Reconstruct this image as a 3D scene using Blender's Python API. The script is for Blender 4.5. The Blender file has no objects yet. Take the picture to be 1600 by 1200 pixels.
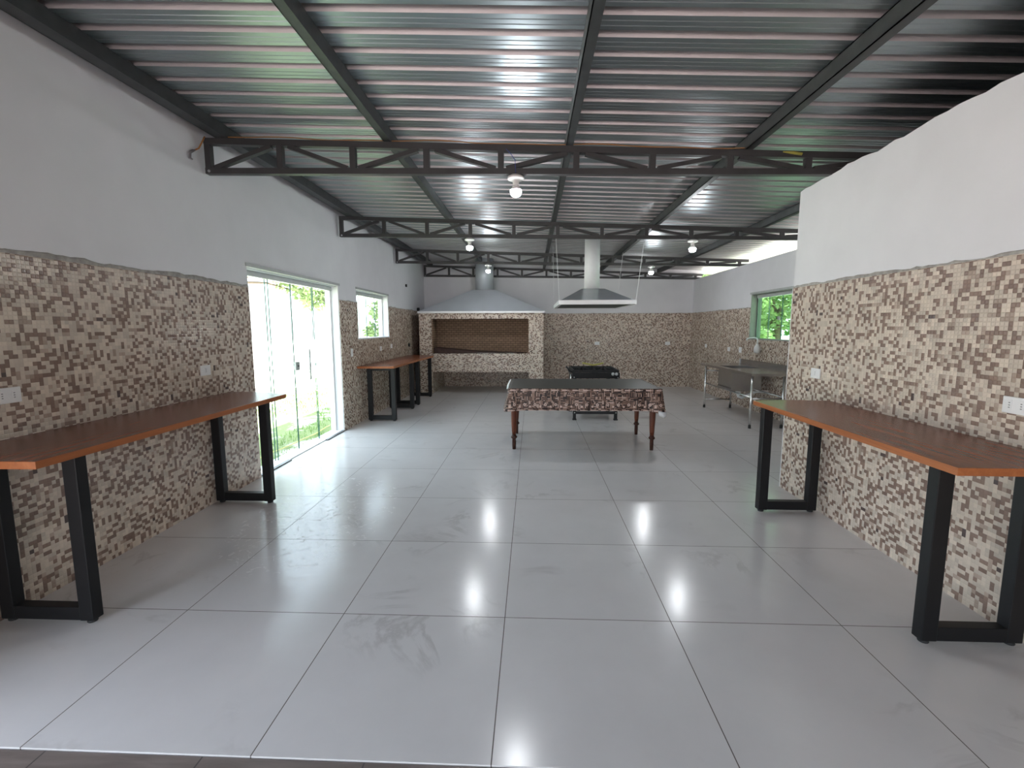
import bpy, bmesh, math, random
from mathutils import Vector, Matrix

random.seed(7)
SC = bpy.context.scene
COL = SC.collection
PI = math.pi

# ------------------------------------------------------------------ helpers
class MB:
    """collects shapes; build() links them as ONE mesh object"""
    def __init__(self):
        self.bm = bmesh.new()
    def box(self, x0, x1, y0, y1, z0, z1, mi=0):
        v = [self.bm.verts.new((x, y, z)) for x in (x0, x1) for y in (y0, y1) for z in (z0, z1)]
        for q in ((0, 1, 3, 2), (4, 6, 7, 5), (0, 4, 5, 1), (2, 3, 7, 6), (0, 2, 6, 4), (1, 5, 7, 3)):
            f = self.bm.faces.new([v[i] for i in q]); f.material_index = mi
        return self
    def bar(self, a, b, w, h, up=(0, 0, 1), mi=0):
        a, b = Vector(a), Vector(b)
        d = (b - a).normalized(); up = Vector(up)
        if abs(d.dot(up)) > .99: up = Vector((0, 1, 0))
        s = d.cross(up).normalized() * w / 2; u = s.cross(d).normalized() * h / 2
        v = [self.bm.verts.new(p + i * s + j * u) for p in (a, b) for i, j in ((-1, -1), (1, -1), (1, 1), (-1, 1))]
        for q in ((3, 2, 1, 0), (4, 5, 6, 7), (0, 1, 5, 4), (1, 2, 6, 5), (2, 3, 7, 6), (3, 0, 4, 7)):
            f = self.bm.faces.new([v[i] for i in q]); f.material_index = mi
        return self
    def prism(self, pts, z0, z1, mi=0, mi_side=None):
        lo = [self.bm.verts.new((x, y, z0)) for x, y in pts]
        hi = [self.bm.verts.new((x, y, z1)) for x, y in pts]
        self.bm.faces.new(lo[::-1]).material_index = mi
        self.bm.faces.new(hi).material_index = mi
        n = len(pts)
        for i in range(n):
            f = self.bm.faces.new((lo[i], lo[(i + 1) % n], hi[(i + 1) % n], hi[i]))
            f.material_index = mi if mi_side is None else mi_side
        return self
    def extrude(self, prof, axis, a, b, mi=0):
        """closed profile (list of 2-D points) swept along axis from a to b; axis 0 -> (y,z), 1 -> (x,z)"""
        def P(p, t): return (t, p[0], p[1]) if axis == 0 else (p[0], t, p[1])
        A = [self.bm.verts.new(P(p, a)) for p in prof]; B = [self.bm.verts.new(P(p, b)) for p in prof]
        self.bm.faces.new(A).material_index = mi; self.bm.faces.new(B[::-1]).material_index = mi
        n = len(prof)
        for i in range(n):
            self.bm.faces.new((A[i], B[i], B[(i + 1) % n], A[(i + 1) % n])).material_index = mi
        return self
    def tube(self, pts, r, n=10, mi=0, caps=True):
        pts = [Vector(p) for p in pts]; rs = r if isinstance(r, (list, tuple)) else [r] * len(pts)
        rings = []; ref = None
        for i, p in enumerate(pts):
            d = (pts[min(i + 1, len(pts) - 1)] - pts[max(i - 1, 0)]).normalized()
            if ref is None:
                ref = Vector((0, 0, 1)) if abs(d.z) < .9 else Vector((1, 0, 0))
            s = d.cross(ref).normalized(); u = s.cross(d).normalized(); ref = u
            rings.append([self.bm.verts.new(p + rs[i] * (math.cos(2 * PI * k / n) * s + math.sin(2 * PI * k / n) * u)) for k in range(n)])
        for A, B in zip(rings, rings[1:]):
            for k in range(n):
                f = self.bm.faces.new((A[k], A[(k + 1) % n], B[(k + 1) % n], B[k])); f.smooth = True; f.material_index = mi
        if caps:
            self.bm.faces.new(rings[0][::-1]).material_index = mi; self.bm.faces.new(rings[-1]).material_index = mi
        return self
    def lathe(self, prof, c=(0, 0, 0), n=24, mi=0, axis=2):
        rings = []
        for r, h in prof:
            ring = []
            for k in range(n):
                a = 2 * PI * k / n; x, y = r * math.cos(a), r * math.sin(a)
                v = (x, y, h) if axis == 2 else ((h, x, y) if axis == 0 else (x, h, y))
                ring.append(self.bm.verts.new((c[0] + v[0], c[1] + v[1], c[2] + v[2])))
            rings.append(ring)
        for A, B in zip(rings, rings[1:]):
            for k in range(n):
                f = self.bm.faces.new((A[k], A[(k + 1) % n], B[(k + 1) % n], B[k])); f.smooth = True; f.material_index = mi
        self.bm.faces.new(rings[0][::-1]).material_index = mi; self.bm.faces.new(rings[-1]).material_index = mi
        return self
    def grid(self, rows, mi=0, smooth=True, close=False):
        V = [[self.bm.verts.new(p) for p in r] for r in rows]
        for A, B in zip(V, V[1:]):
            m = len(A)
            for k in range(m if close else m - 1):
                f = self.bm.faces.new((A[k], A[(k + 1) % m], B[(k + 1) % m], B[k])); f.smooth = smooth; f.material_index = mi
        return V
    def build(self, name, mats, parent=None, origin=None, bevel=0, recalc=True):
        if recalc: bmesh.ops.recalc_face_normals(self.bm, faces=self.bm.faces)
        root = parent
        while root is not None and root.parent is not None: root = root.parent
        off = Vector(origin) if origin is not None else (root.location.copy() if root is not None else Vector((0, 0, 0)))
        if parent is not None: off = root.location.copy()
        bmesh.ops.translate(self.bm, verts=self.bm.verts, vec=-off)
        me = bpy.data.meshes.new(name); self.bm.to_mesh(me); self.bm.free()
        for m in (mats if isinstance(mats, (list, tuple)) else [mats]): me.materials.append(m)
        o = bpy.data.objects.new(name, me); COL.objects.link(o)
        if parent is not None: o.parent = parent
        else: o.location = off
        if bevel:
            b = o.modifiers.new('bevel', 'BEVEL'); b.width = bevel; b.segments = 2; b.limit_method = 'ANGLE'
        return o

def tag(o, label=None, cat=None, group=None, kind=None):
    if label: o['label'] = label
    if cat: o['category'] = cat
    if group: o['group'] = group
    if kind: o['kind'] = kind
    return o
def thing(name, loc, label, cat, group=None):
    o = bpy.data.objects.new(name, None); o.empty_display_size = .1; COL.objects.link(o); o.location = loc
    return tag(o, label, cat, group)
def struct_empty(name, loc):
    o = bpy.data.objects.new(name, None); o.empty_display_size = .1; COL.objects.link(o); o.location = loc
    return tag(o, kind='structure')
def dup(root, loc, label, group=None):
    r = root.copy(); COL.objects.link(r); r.location = loc; r['label'] = label
    if group: r['group'] = group
    def rec(src, dst):
        for ch in list(src.children):
            c = ch.copy(); COL.objects.link(c); c.parent = dst; rec(ch, c)
    rec(root, r)
    return r

# ------------------------------------------------------------------ node helper
class NG:
    def __init__(self, name):
        self.m = bpy.data.materials.new(name); self.m.use_nodes = True
        self.t = self.m.node_tree; self.N = self.t.nodes; self.L = self.t.links
        self.bsdf = self.N['Principled BSDF']
    def new(self, typ, **kw):
        n = self.N.new(typ)
        for k, v in kw.items(): setattr(n, k, v)
        return n
    def set(self, sock, v):
        if v is None: return
        if hasattr(v, 'is_output') or isinstance(v, bpy.types.NodeSocket): self.L.new(v, sock)
        else: sock.default_value = v
    def math(self, op, a, b=None, c=None, clamp=False):
        n = self.new('ShaderNodeMath', operation=op); n.use_clamp = clamp
        self.set(n.inputs[0], a); self.set(n.inputs[1], b)
        if c is not None: self.set(n.inputs[2], c)
        return n.outputs[0]
    def mixf(self, f, a, b):
        n = self.new('ShaderNodeMix', data_type='FLOAT'); self.set(n.inputs[0], f); self.set(n.inputs[2], a); self.set(n.inputs[3], b)
        return n.outputs[0]
    def mixc(self, f, a, b, blend='MIX'):
        n = self.new('ShaderNodeMix', data_type='RGBA', blend_type=blend); self.set(n.inputs[0], f); self.set(n.inputs[6], a); self.set(n.inputs[7], b)
        return n.outputs[2]
    def comb(self, x, y, z=0.0):
        n = self.new('ShaderNodeCombineXYZ'); self.set(n.inputs[0], x); self.set(n.inputs[1], y); self.set(n.inputs[2], z); return n.outputs[0]
    def sep(self, v):
        n = self.new('ShaderNodeSeparateXYZ'); self.set(n.inputs[0], v); return n.outputs
    def wn(self, v):
        n = self.new('ShaderNodeTexWhiteNoise', noise_dimensions='3D'); self.set(n.inputs['Vector'], v); return n.outputs[0]
    def noise(self, v, scale, detail=2.0, rough=.5, dist=0.0):
        n = self.new('ShaderNodeTexNoise'); self.set(n.inputs['Vector'], v)
        n.inputs['Scale'].default_value = scale; n.inputs['Detail'].default_value = detail; n.inputs['Roughness'].default_value = rough; n.inputs['Distortion'].default_value = dist
        return n.outputs[0]
    def ramp(self, f, stops, interp='LINEAR'):
        n = self.new('ShaderNodeValToRGB'); n.color_ramp.interpolation = interp; self.set(n.inputs[0], f)
        e = n.color_ramp.elements
        while len(e) > 1: e.remove(e[-1])
        e[0].position = stops[0][0]; e[0].color = (*stops[0][1], 1)
        for p, c in stops[1:]:
            x = e.new(p); x.color = (*c, 1)
        return n.outputs[0]
    def pos(self): return self.new('ShaderNodeNewGeometry')
    def bump(self, h, strength=.3, dist=.01):
        n = self.new('ShaderNodeBump'); n.inputs['Strength'].default_value = strength; n.inputs['Distance'].default_value = dist
        self.set(n.inputs['Height'], h); self.L.new(n.outputs[0], self.bsdf.inputs['Normal'])
    def out(self, color=None, rough=None, metal=None, spec=None):
        b = self.bsdf
        if color is not None: self.set(b.inputs['Base Color'], (*color, 1) if isinstance(color, tuple) and len(color) == 3 else color)
        self.set(b.inputs['Roughness'], rough); self.set(b.inputs['Metallic'], metal); self.set(b.inputs['Specular IOR Level'], spec)
        return self.m

def plain(name, c, rough=.5, metal=0., spec=.5, var=.06, scale=12, bump=0):
    g = NG(name); tc = g.new('ShaderNodeTexCoord').outputs['Object']
    n = g.noise(tc, scale, 3)
    a = tuple(max(0, x * (1 - var)) for x in c); b = tuple(min(1, x * (1 + var)) for x in c)
    col = g.ramp(n, [(.3, a), (.7, b)])
    if bump: g.bump(g.noise(tc, scale * 4, 4), bump, .005)
    return g.out(col, rough, metal, spec)

def mosaic(name, cell=.0235, light=(.62, .53, .44), mid=(.42, .325, .26), brown=(.245, .165, .13), dark=(.10, .07, .065)):
    g = NG(name); ge = g.pos(); P = g.sep(ge.outputs['Position']); Nn = g.sep(ge.outputs['True Normal'])
    isx = g.math('GREATER_THAN', g.math('ABSOLUTE', Nn[0]), .5)
    u = g.mixf(isx, P[0], P[1])
    u = g.math('DIVIDE', u, cell); v = g.math('DIVIDE', P[2], cell)
    i = g.math('FLOOR', u); j = g.math('FLOOR', v)
    # dominoes: horizontal pairs, vertical pairs and singles chosen at random
    oh = g.math('GREATER_THAN', g.wn(g.comb(j, 3.3, 1.0)), .5); ov = g.math('GREATER_THAN', g.wn(g.comb(i, 7.7, 2.0)), .5)
    hi = g.math('FLOOR', g.math('DIVIDE', g.math('ADD', i, oh), 2.0)); vj = g.math('FLOOR', g.math('DIVIDE', g.math('ADD', j, ov), 2.0))
    H = g.wn(g.comb(hi, j, 11.0)); V = g.wn(g.comb(i, vj, 23.0)); S = g.wn(g.comb(i, j, 37.0))
    def par(a, b_): return g.math('MODULO', g.math('ABSOLUTE', g.math('ADD', a, b_)), 2.0)
    H = g.math('ADD', g.math('MULTIPLY', H, .60), g.math('MULTIPLY', par(hi, j), .40)); V = g.math('ADD', g.math('MULTIPLY', V, .60), g.math('MULTIPLY', par(i, vj), .40))
    sel = g.wn(g.comb(g.math('FLOOR', g.math('DIVIDE', i, 2.0)), g.math('FLOOR', g.math('DIVIDE', j, 2.0)), 5.0))
    r = g.mixf(g.math('GREATER_THAN', sel, .48), H, V); r = g.mixf(g.math('GREATER_THAN', sel, .86), r, S)
    col = g.ramp(r, [(0, light), (.56, mid), (.64, brown), (.992, dark)], 'CONSTANT')
    shade = g.mixf(g.wn(g.comb(hi, vj, 3.0)), .86, 1.14)
    shade2 = g.mixf(S, .94, 1.06)
    n = g.new('ShaderNodeVectorMath', operation='SCALE'); g.set(n.inputs[0], col); g.set(n.inputs['Scale'], g.math('MULTIPLY', shade, shade2))
    # pillowed chips
    fu = g.math('ABSOLUTE', g.math('SUBTRACT', g.math('FRACT', u), .5)); fv = g.math('ABSOLUTE', g.math('SUBTRACT', g.math('FRACT', v), .5))
    m = g.math('MAXIMUM', fu, fv)
    edge = g.math('SMOOTH_MIN', g.math('MULTIPLY', g.math('SUBTRACT', .5, m), 5.0), 1.0, .3)
    h = g.math('ADD', edge, g.math('MULTIPLY', S, .5))
    g.bump(h, .5, .003)
    return g.out(n.outputs[0], .24, 0., .5)

def floor_mat():
    g = NG('porcelain_floor'); P = g.sep(g.pos().outputs['Position'])
    s, ox, oy = .8803, -1.0222, 2.3539
    u = g.math('DIVIDE', g.math('SUBTRACT', P[0], ox), s); v = g.math('DIVIDE', g.math('SUBTRACT', P[1], oy), s)
    i = g.math('FLOOR', u); j = g.math('FLOOR', v)
    fu = g.math('ABSOLUTE', g.math('SUBTRACT', g.math('FRACT', u), .5)); fv = g.math('ABSOLUTE', g.math('SUBTRACT', g.math('FRACT', v), .5))
    fu = g.math('MULTIPLY', fu, g.math('GREATER_THAN', P[0], -2.6))      # cut tiles along the wall have no joint of their own
    line = g.math('GREATER_THAN', g.math('MAXIMUM', fu, fv), .5 - .0022 / s)
    a = g.wn(g.comb(i, j, 1.0)); b = g.wn(g.comb(i, j, 9.0))
    q = g.comb(g.math('ADD', P[0], g.math('MULTIPLY', a, 37.0)), g.math('ADD', P[1], g.math('MULTIPLY', b, 53.0)), g.math('MULTIPLY', a, 19.0))
    vein = g.noise(q, 1.3, 6, .62, .9)
    vein = g.math('SUBTRACT', 1.0, g.math('MULTIPLY', g.math('ABSOLUTE', g.math('SUBTRACT', vein, .5)), 28.0), clamp=True)
    mask = g.noise(q, 1.9, 3)
    mask = g.math('MULTIPLY', g.math('SUBTRACT', mask, .55), 6.0, clamp=True)
    vein = g.math('MULTIPLY', vein, mask)
    cloud = g.noise(q, 2.6, 5, .6)
    base = g.ramp(cloud, [(.3, (.70, .685, .68)), (.7, (.75, .735, .73))])
    col = g.mixc(g.math('MULTIPLY', vein, .38), base, (.36, .34, .33, 1))
    col = g.mixc(line, col, (.13, .11, .10, 1))
    # smears of wax near the glass door
    w = g.comb(P[0], P[1], 0.0)
    sm = g.noise(w, 9.0, 4, .6, 2.5); big = g.noise(w, .8, 2)
    ddx = g.math('DIVIDE', g.math('ADD', P[0], 1.75), .75); ddy = g.math('DIVIDE', g.math('SUBTRACT', P[1], 3.7), 1.3)
    near = g.math('SUBTRACT', 1.0, g.math('SQRT', g.math('ADD', g.math('MULTIPLY', ddx, ddx), g.math('MULTIPLY', ddy, ddy))), clamp=True)
    smear = g.math('MULTIPLY', g.math('MULTIPLY', g.math('GREATER_THAN', sm, .60), near), 1.6, clamp=True)
    rough = g.mixf(smear, .19, .42)
    rough = g.mixf(line, rough, .8)
    n = g.noise(w, 3.0, 2)
    g.bump(g.math('ADD', g.math('MULTIPLY', line, -.6), g.math('MULTIPLY', n, .5)), .12, .004)
    return g.out(col, rough, 0., .5)

def porch_mat():
    g = NG('porch_tile'); P = g.sep(g.pos().outputs['Position'])
    v = g.comb(g.math('MULTIPLY', P[0], .9), g.math('MULTIPLY', P[1], 7.0), 0.0)
    n = g.noise(v, 3.0, 6, .6, .5)
    col = g.ramp(n, [(.3, (.16, .13, .115)), (.7, (.25, .21, .19))])
    l = g.math('GREATER_THAN', g.math('ABSOLUTE', g.math('SUBTRACT', g.math('FRACT', g.math('DIVIDE', P[0], .6)), .5)), .495)
    col = g.mixc(l, col, (.08, .07, .065, 1))
    return g.out(col, .4, 0, .4)

def wood(name, a, b, rough=.25, axis=1, scale=1.0):
    g = NG(name); P = g.sep(g.pos().outputs['Position'])
    s = [28.0 * scale] * 3; s[axis] = 1.6 * scale
    v = g.comb(g.math('MULTIPLY', P[0], s[0]), g.math('MULTIPLY', P[1], s[1]), g.math('MULTIPLY', P[2], s[2]))
    n = g.noise(v, 1.0, 5, .6, .6)
    col = g.ramp(n, [(.28, a), (.72, b)])
    g.bump(n, .05, .002)
    return g.out(col, rough, 0, .28)

def roof_mat():
    g = NG('galvalume_sheet'); P = g.sep(g.pos().outputs['Position'])
    n = g.noise(g.comb(g.math('MULTIPLY', P[0], .7), g.math('MULTIPLY', P[1], 4.0), 0.0), .8, 2)
    sp = g.new('ShaderNodeTexVoronoi'); sp.inputs['Scale'].default_value = 120
    g.set(sp.inputs['Vector'], g.pos().outputs['Position'])
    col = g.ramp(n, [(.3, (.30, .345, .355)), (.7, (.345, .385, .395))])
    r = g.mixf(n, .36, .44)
    return g.out(col, r, 1.0, .5)

def grass_ground():
    g = NG('grass_ground'); pos = g.pos().outputs['Position']
    n = g.noise(pos, 1.3, 6, .7); f = g.noise(pos, 30, 4, .7)
    green = g.mixc(f, (.13, .19, .07, 1), (.28, .33, .15, 1))
    sand = g.mixc(f, (.62, .595, .55, 1), (.74, .715, .67, 1))
    py = g.sep(pos)[1]
    yard = g.math('MULTIPLY', g.math('SUBTRACT', 1.0, py), .8, clamp=True)
    far = g.math('MULTIPLY', g.math('SUBTRACT', g.math('ABSOLUTE', g.sep(pos)[0]), 5.2), .25, clamp=True)
    col = g.mixc(g.math('MULTIPLY', g.math('SUBTRACT', g.math('ADD', n, g.math('MULTIPLY', far, .2)), .53), 9.0, clamp=True), green, sand)
    col = g.mixc(yard, col, g.mixc(f, (.30, .25, .235, 1), (.37, .315, .295, 1)))
    g.bump(f, .6, .03)
    return g.out(col, .9, 0, .2)

def leaf_mat(name, a, b):
    g = NG(name); oi = g.new('ShaderNodeTexCoord').outputs['Object']
    n = g.noise(oi, 2.5, 3)
    col = g.ramp(n, [(.3, a), (.7, b)])
    m = g.out(col, .5, 0, .3)
    tr = g.new('ShaderNodeBsdfTranslucent'); g.L.new(col, tr.inputs[0])
    mx = g.new('ShaderNodeMixShader'); mx.inputs[0].default_value = .4
    g.L.new(g.bsdf.outputs[0], mx.inputs[1]); g.L.new(tr.outputs[0], mx.inputs[2])
    g.L.new(mx.outputs[0], g.N['Material Output'].inputs[0])
    return m

def glass_mat(name, tint):
    g = NG(name); t = g.new('ShaderNodeBsdfTransparent'); t.inputs[0].default_value = (*tint, 1)
    gl = g.new('ShaderNodeBsdfGlossy'); gl.inputs['Roughness'].default_value = .01
    fr = g.new('ShaderNodeLayerWeight'); fr.inputs[0].default_value = .12
    mx = g.new('ShaderNodeMixShader'); g.L.new(g.math('ADD', g.math('MULTIPLY', g.math('POWER', fr.outputs[1], 4.0), .5), .035), mx.inputs[0]); g.L.new(t.outputs[0], mx.inputs[1]); g.L.new(gl.outputs[0], mx.inputs[2])
    g.L.new(mx.outputs[0], g.N['Material Output'].inputs[0])
    return g.m

def emit(name, c, s):
    g = NG(name); g.bsdf.inputs['Emission Color'].default_value = (*c, 1); g.bsdf.inputs['Emission Strength'].default_value = s
    return g.out((.9, .9, .9), .3)

def cloth_mat():
    g = NG('oilcloth_print'); ge = g.pos(); P = g.sep(ge.outputs['Position']); Nn = g.sep(ge.outputs['True Normal'])
    isx = g.math('GREATER_THAN', g.math('ABSOLUTE', Nn[0]), .72)
    u = g.mixf(isx, P[0], P[1]); v = g.math('SUBTRACT', .795, P[2])
    top = g.math('GREATER_THAN', Nn[2], .8)
    v = g.mixf(top, v, P[1])
    # period of the print
    per = .1285
    U = g.math('DIVIDE', u, per); W = U
    cu = g.math('MULTIPLY', W, 8.0); cv = g.math('MULTIPLY', g.math('DIVIDE', v, per), 8.0)
    # upright strips and lying strips (bottles, corks, crates)
    blk = g.wn(g.comb(g.math('FLOOR', g.math('DIVIDE', cu, 2.0)), g.math('FLOOR', g.math('DIVIDE', cv, 2.0)), 4.0))
    ori = g.math('GREATER_THAN', blk, .5)
    a1 = g.wn(g.comb(g.math('FLOOR', g.math('MULTIPLY', cu, 1.5)), g.math('FLOOR', g.math('DIVIDE', cv, 3.0)), 2.0))
    a2 = g.wn(g.comb(g.math('FLOOR', g.math('DIVIDE', cu, 3.0)), g.math('FLOOR', g.math('MULTIPLY', cv, 1.5)), 6.0))
    r = g.mixf(ori, a1, a2)
    col = g.ramp(r, [(0, (.02, .012, .011)), (.25, (.09, .052, .04)), (.46, (.19, .115, .088)), (.68, (.33, .215, .17)), (.87, (.54, .40, .34))], 'CONSTANT')
    gap1 = g.math('GREATER_THAN', g.math('ABSOLUTE', g.math('SUBTRACT', g.math('FRACT', g.mixf(ori, g.math('MULTIPLY', cu, 1.5), g.math('MULTIPLY', cv, 1.5))), .5)), .40)
    col = g.mixc(g.math('MULTIPLY', gap1, .8), col, (.03, .018, .016, 1))
    # rows of pale bottles at the hem and below the table edge
    def bottle(vc, ph):
        t = g.math('FRACT', g.math('ADD', U, ph)); d = g.math('ABSOLUTE', g.math('SUBTRACT', v, vc))
        hw = g.mixf(g.math('SMOOTH_MIN', g.math('MULTIPLY', g.math('SUBTRACT', t, .40), 6.0, clamp=True), 1.0, .1), .0085, .003)
        return g.math('MULTIPLY', g.math('LESS_THAN', d, hw), g.math('LESS_THAN', t, .72))
    bt = g.math('MAXIMUM', bottle(.018, .1), bottle(.268, .35))
    col = g.mixc(bt, col, (.62, .47, .42, 1))
    # round medallions
    dx = g.math('MULTIPLY', g.math('SUBTRACT', g.math('FRACT', g.math('ADD', U, .2)), .5), per); dy = g.math('SUBTRACT', v, .198)
    rad = g.math('SQRT', g.math('ADD', g.math('MULTIPLY', dx, dx), g.math('MULTIPLY', dy, dy)))
    col = g.mixc(g.math('LESS_THAN', rad, .0215), col, (.03, .018, .016, 1))
    col = g.mixc(g.math('LESS_THAN', rad, .018), col, (.60, .46, .40, 1))
    col = g.mixc(g.math('LESS_THAN', rad, .007), col, (.10, .06, .05, 1))
    dx2 = g.math('MULTIPLY', g.math('SUBTRACT', g.math('FRACT', g.math('ADD', U, .68)), .5), per); dy2 = g.math('SUBTRACT', v, .222)
    sq = g.math('MAXIMUM', g.math('ABSOLUTE', dx2), g.math('ABSOLUTE', dy2))
    col = g.mixc(g.math('LESS_THAN', sq, .0125), col, (.58, .43, .37, 1))
    # the middle field of the cloth is plain dark
    col = g.mixc(top, col, (.042, .041, .037, 1))
    return g.out(col, .4, 0, .25)

M = dict(
    white=plain('white_paint', (.755, .76, .79), .75, var=.025, scale=3, bump=.05),
    mosaic=mosaic('mosaic_tile'),
    cement=plain('raw_cement', (.36, .345, .32), .9, var=.25, scale=25, bump=.4),
    floor=floor_mat(), porch=porch_mat(), roof=roof_mat(), ground=grass_ground(),
    web=plain('sheet_web_lit', (.52, .485, .49), .5, .65, var=.03),  # pale pinkish tone puts reflected daylight into the colour of the webs
    steel_dark=plain('primer_steel', (.044, .043, .044), .5, var=.15, scale=6),
    purlin=plain('galvanised_purlin', (.062, .067, .068), .5, .5, var=.18, scale=9),
    black=plain('black_paint', (.007, .007, .008), .45, spec=.3, var=.1),
    rubber=plain('black_rubber', (.02, .02, .02), .7),
    wood_top=wood('stained_wood', (.17, .050, .024), (.29, .088, .042), .27),
    wood_edge=wood('stained_wood_edge', (.30, .095, .030), (.42, .145, .050), .35),
    leg_wood=wood('mahogany', (.075, .022, .012), (.15, .045, .022), .3, axis=2),
    leg_dark=wood('mahogany_dark', (.035, .014, .009), (.06, .022, .014), .35, axis=2),
    plastic=plain('white_plastic', (.80, .80, .80), .35, var=.02),
    socket=plain('socket_slot', (.22, .22, .23), .5),
    track=plain('grey_track', (.14, .14, .145), .4, .6),
    frame=plain('white_aluminium', (.78, .79, .78), .4, var=.03),
    headr=plain('grey_aluminium', (.42, .44, .44), .45, var=.05),
    reveal_shaded=plain('shaded_reveal', (.27, .28, .26), .6),  # shade on the sink window reveals put into the colour
    reveal_dark=plain('green_grey_channel', (.16, .21, .18), .4),
    lockgrey=plain('lock_grey', (.46, .50, .47), .4),
    chrome=plain('brushed_lock', (.55, .56, .55), .3, .9),
    glass=glass_mat('door_glass', (.93, .975, .955)), glass_green=glass_mat('window_glass', (.60, .78, .66)),
    glass_edge=plain('glass_edge', (.03, .12, .085), .15),
    hood=plain('hood_paint', (.50, .535, .575), .38, .25, var=.04, scale=3),
    duct=plain('duct_paint', (.74, .75, .77), .45, .0, var=.03),
    hood_steel=plain('hood_steel', (.46, .49, .52), .28, .45, var=.06, scale=4),
    hood_rim=plain('hood_rim', (.74, .76, .77), .35, .2, var=.03),
    hood_in=plain('hood_inside_shade', (.05, .06, .057), .6, .2),  # dark tone stands in for the shade inside the hood
    stainless=plain('stainless', (.46, .45, .44), .24, .95, var=.08, scale=5),
    stainless_tube=plain('stainless_tube', (.66, .66, .64), .2, .95, var=.04),
    iron=plain('cast_iron', (.018, .018, .019), .55, .3, var=.2, scale=30),
    rust=plain('rusty_sheet', (.055, .028, .022), .7, .2, var=.3, scale=14),
    knob=plain('knob_grey', (.55, .55, .55), .4),
    yellow=plain('yellow_hose', (.40, .36, .07), .5),
    orange=plain('orange_cable', (.42, .19, .06), .5),
    blue=plain('blue_wire', (.06, .08, .30), .5),
    greyplug=plain('grey_cable_end', (.16, .15, .16), .5),
    greyback=plain('cloth_backing', (.62, .62, .63), .6),
    cloth=cloth_mat(),
    bulb=emit('lit_bulb', (.93, .965, 1.0), 48.0),
    trunk=plain('bark', (.14, .10, .07), .9, var=.3, scale=20, bump=.5),
    leaf_a=leaf_mat('leaf_bright', (.15, .21, .085), (.27, .33, .14)),
    leaf_b=leaf_mat('leaf_mid', (.095, .15, .06), (.18, .25, .10)),
    leaf_c=leaf_mat('leaf_dark', (.05, .14, .035), (.14, .26, .07)),
    plaster=plain('rough_plaster', (.62, .62, .60), .9, var=.12, scale=20, bump=.4),
    dark_room=plain('dark_room_shade', (.022, .02, .02), .9, var=.2, scale=8, bump=.3),  # near-black colour stands in for the darkness of the closed room
    rope=plain('yellow_line', (.62, .55, .18), .6),
    blade=leaf_mat('grass_blade', (.10, .22, .04), (.25, .38, .10)),
)

def brick_mat():
    g = NG('refractory_brick'); ge = g.pos(); P = g.sep(ge.outputs['Position']); Nn = g.sep(ge.outputs['True Normal'])
    isx = g.math('GREATER_THAN', g.math('ABSOLUTE', Nn[0]), .5)
    u = g.mixf(isx, P[0], P[1])
    t = g.new('ShaderNodeTexBrick'); g.set(t.inputs['Vector'], g.comb(u, P[2], 0.0))
    t.inputs['Scale'].default_value = 1.0; t.inputs['Brick Width'].default_value = .115; t.inputs['Row Height'].default_value = .053
    t.inputs['Mortar Size'].default_value = .006; t.inputs['Bias'].default_value = 0
    t.inputs['Color1'].default_value = (.23, .15, .10, 1); t.inputs['Color2'].default_value = (.29, .19, .128, 1); t.inputs['Mortar'].default_value = (.105, .068, .048, 1)
    g.bump(t.outputs['Fac'], -.3, .004)
    return g.out(t.outputs['Color'], .85, 0, .2)
M['brick'] = brick_mat()

# ------------------------------------------------------------------ dimensions (metres; camera at 0,0,1.55)
XL, XR, XF, YF = -2.83, 2.425, 4.12, 12.4
YP = 4.545                      # end of the partition
Y0 = 1.495                      # threshold to the porch
def zbot(x): return 2.819 - .0167 * x     # underside of the trusses
def ztop(x): return 3.05 - .039 * x      # top of the trusses
def zr(x): return 3.15 - .039 * x        # underside of the roof sheet

# ------------------------------------------------------------------ shell
b = MB().box(XL - .2, XF + .2, Y0, YF + .2, -.12, 0); tag(b.build('floor', M['floor']), kind='structure')
b = MB().box(-3.2, 4.6, -5.0, Y0 - .004, -.12, -.006); tag(b.build('floor_porch', M['porch']), kind='structure')
b = MB()
b.grid([[(x, y, -.13) for x in [-60 + 6 * k for k in range(21)]] for y in [-60 + 6 * k for k in range(22)]], smooth=False)
tag(b.build('ground', M['ground']), kind='structure')

# left wall with door and window openings
T = .2
xw = XL - .008
WB = 1.3                        # unseen near end of the tiled wall, set by how much porch light enters
DY0, DY1, DZ = 4.65, 6.875, 2.16
WY0, WY1, WZ0, WZ1 = 7.575, 9.255, 1.365, 2.17
def wall_piece(b, x0, x1, y0, y1, z0, z1): b.box(x0, x1, y0, y1, z0, z1)
wl = MB()
top = zr(XL) + .005
wl.box(xw - T, xw, WB, DY0, -.1, top); wl.box(xw - T, xw, DY0, DY1, DZ, top); wl.box(xw - T, xw, DY1, WY0, -.1, top)
wl.box(xw - T, xw, WY0, WY1, -.1, WZ0); wl.box(xw - T, xw, WY0, WY1, WZ1, top); wl.box(xw - T, xw, WY1, YF + .2, -.1, top)
wall_left = tag(wl.build('wall_left', M['white']), kind='structure')
HB = 1.955
b = MB()
b.box(xw + .0005, XL, WB, DY0, 0, HB); b.box(xw + .0005, XL, DY1, WY0, 0, HB); b.box(xw + .0005, XL, WY0, WY1, 0, WZ0); b.box(xw + .0005, XL, WY1, YF, 0, HB)
b.build('tile_band', M['mosaic'], wall_left)
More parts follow.
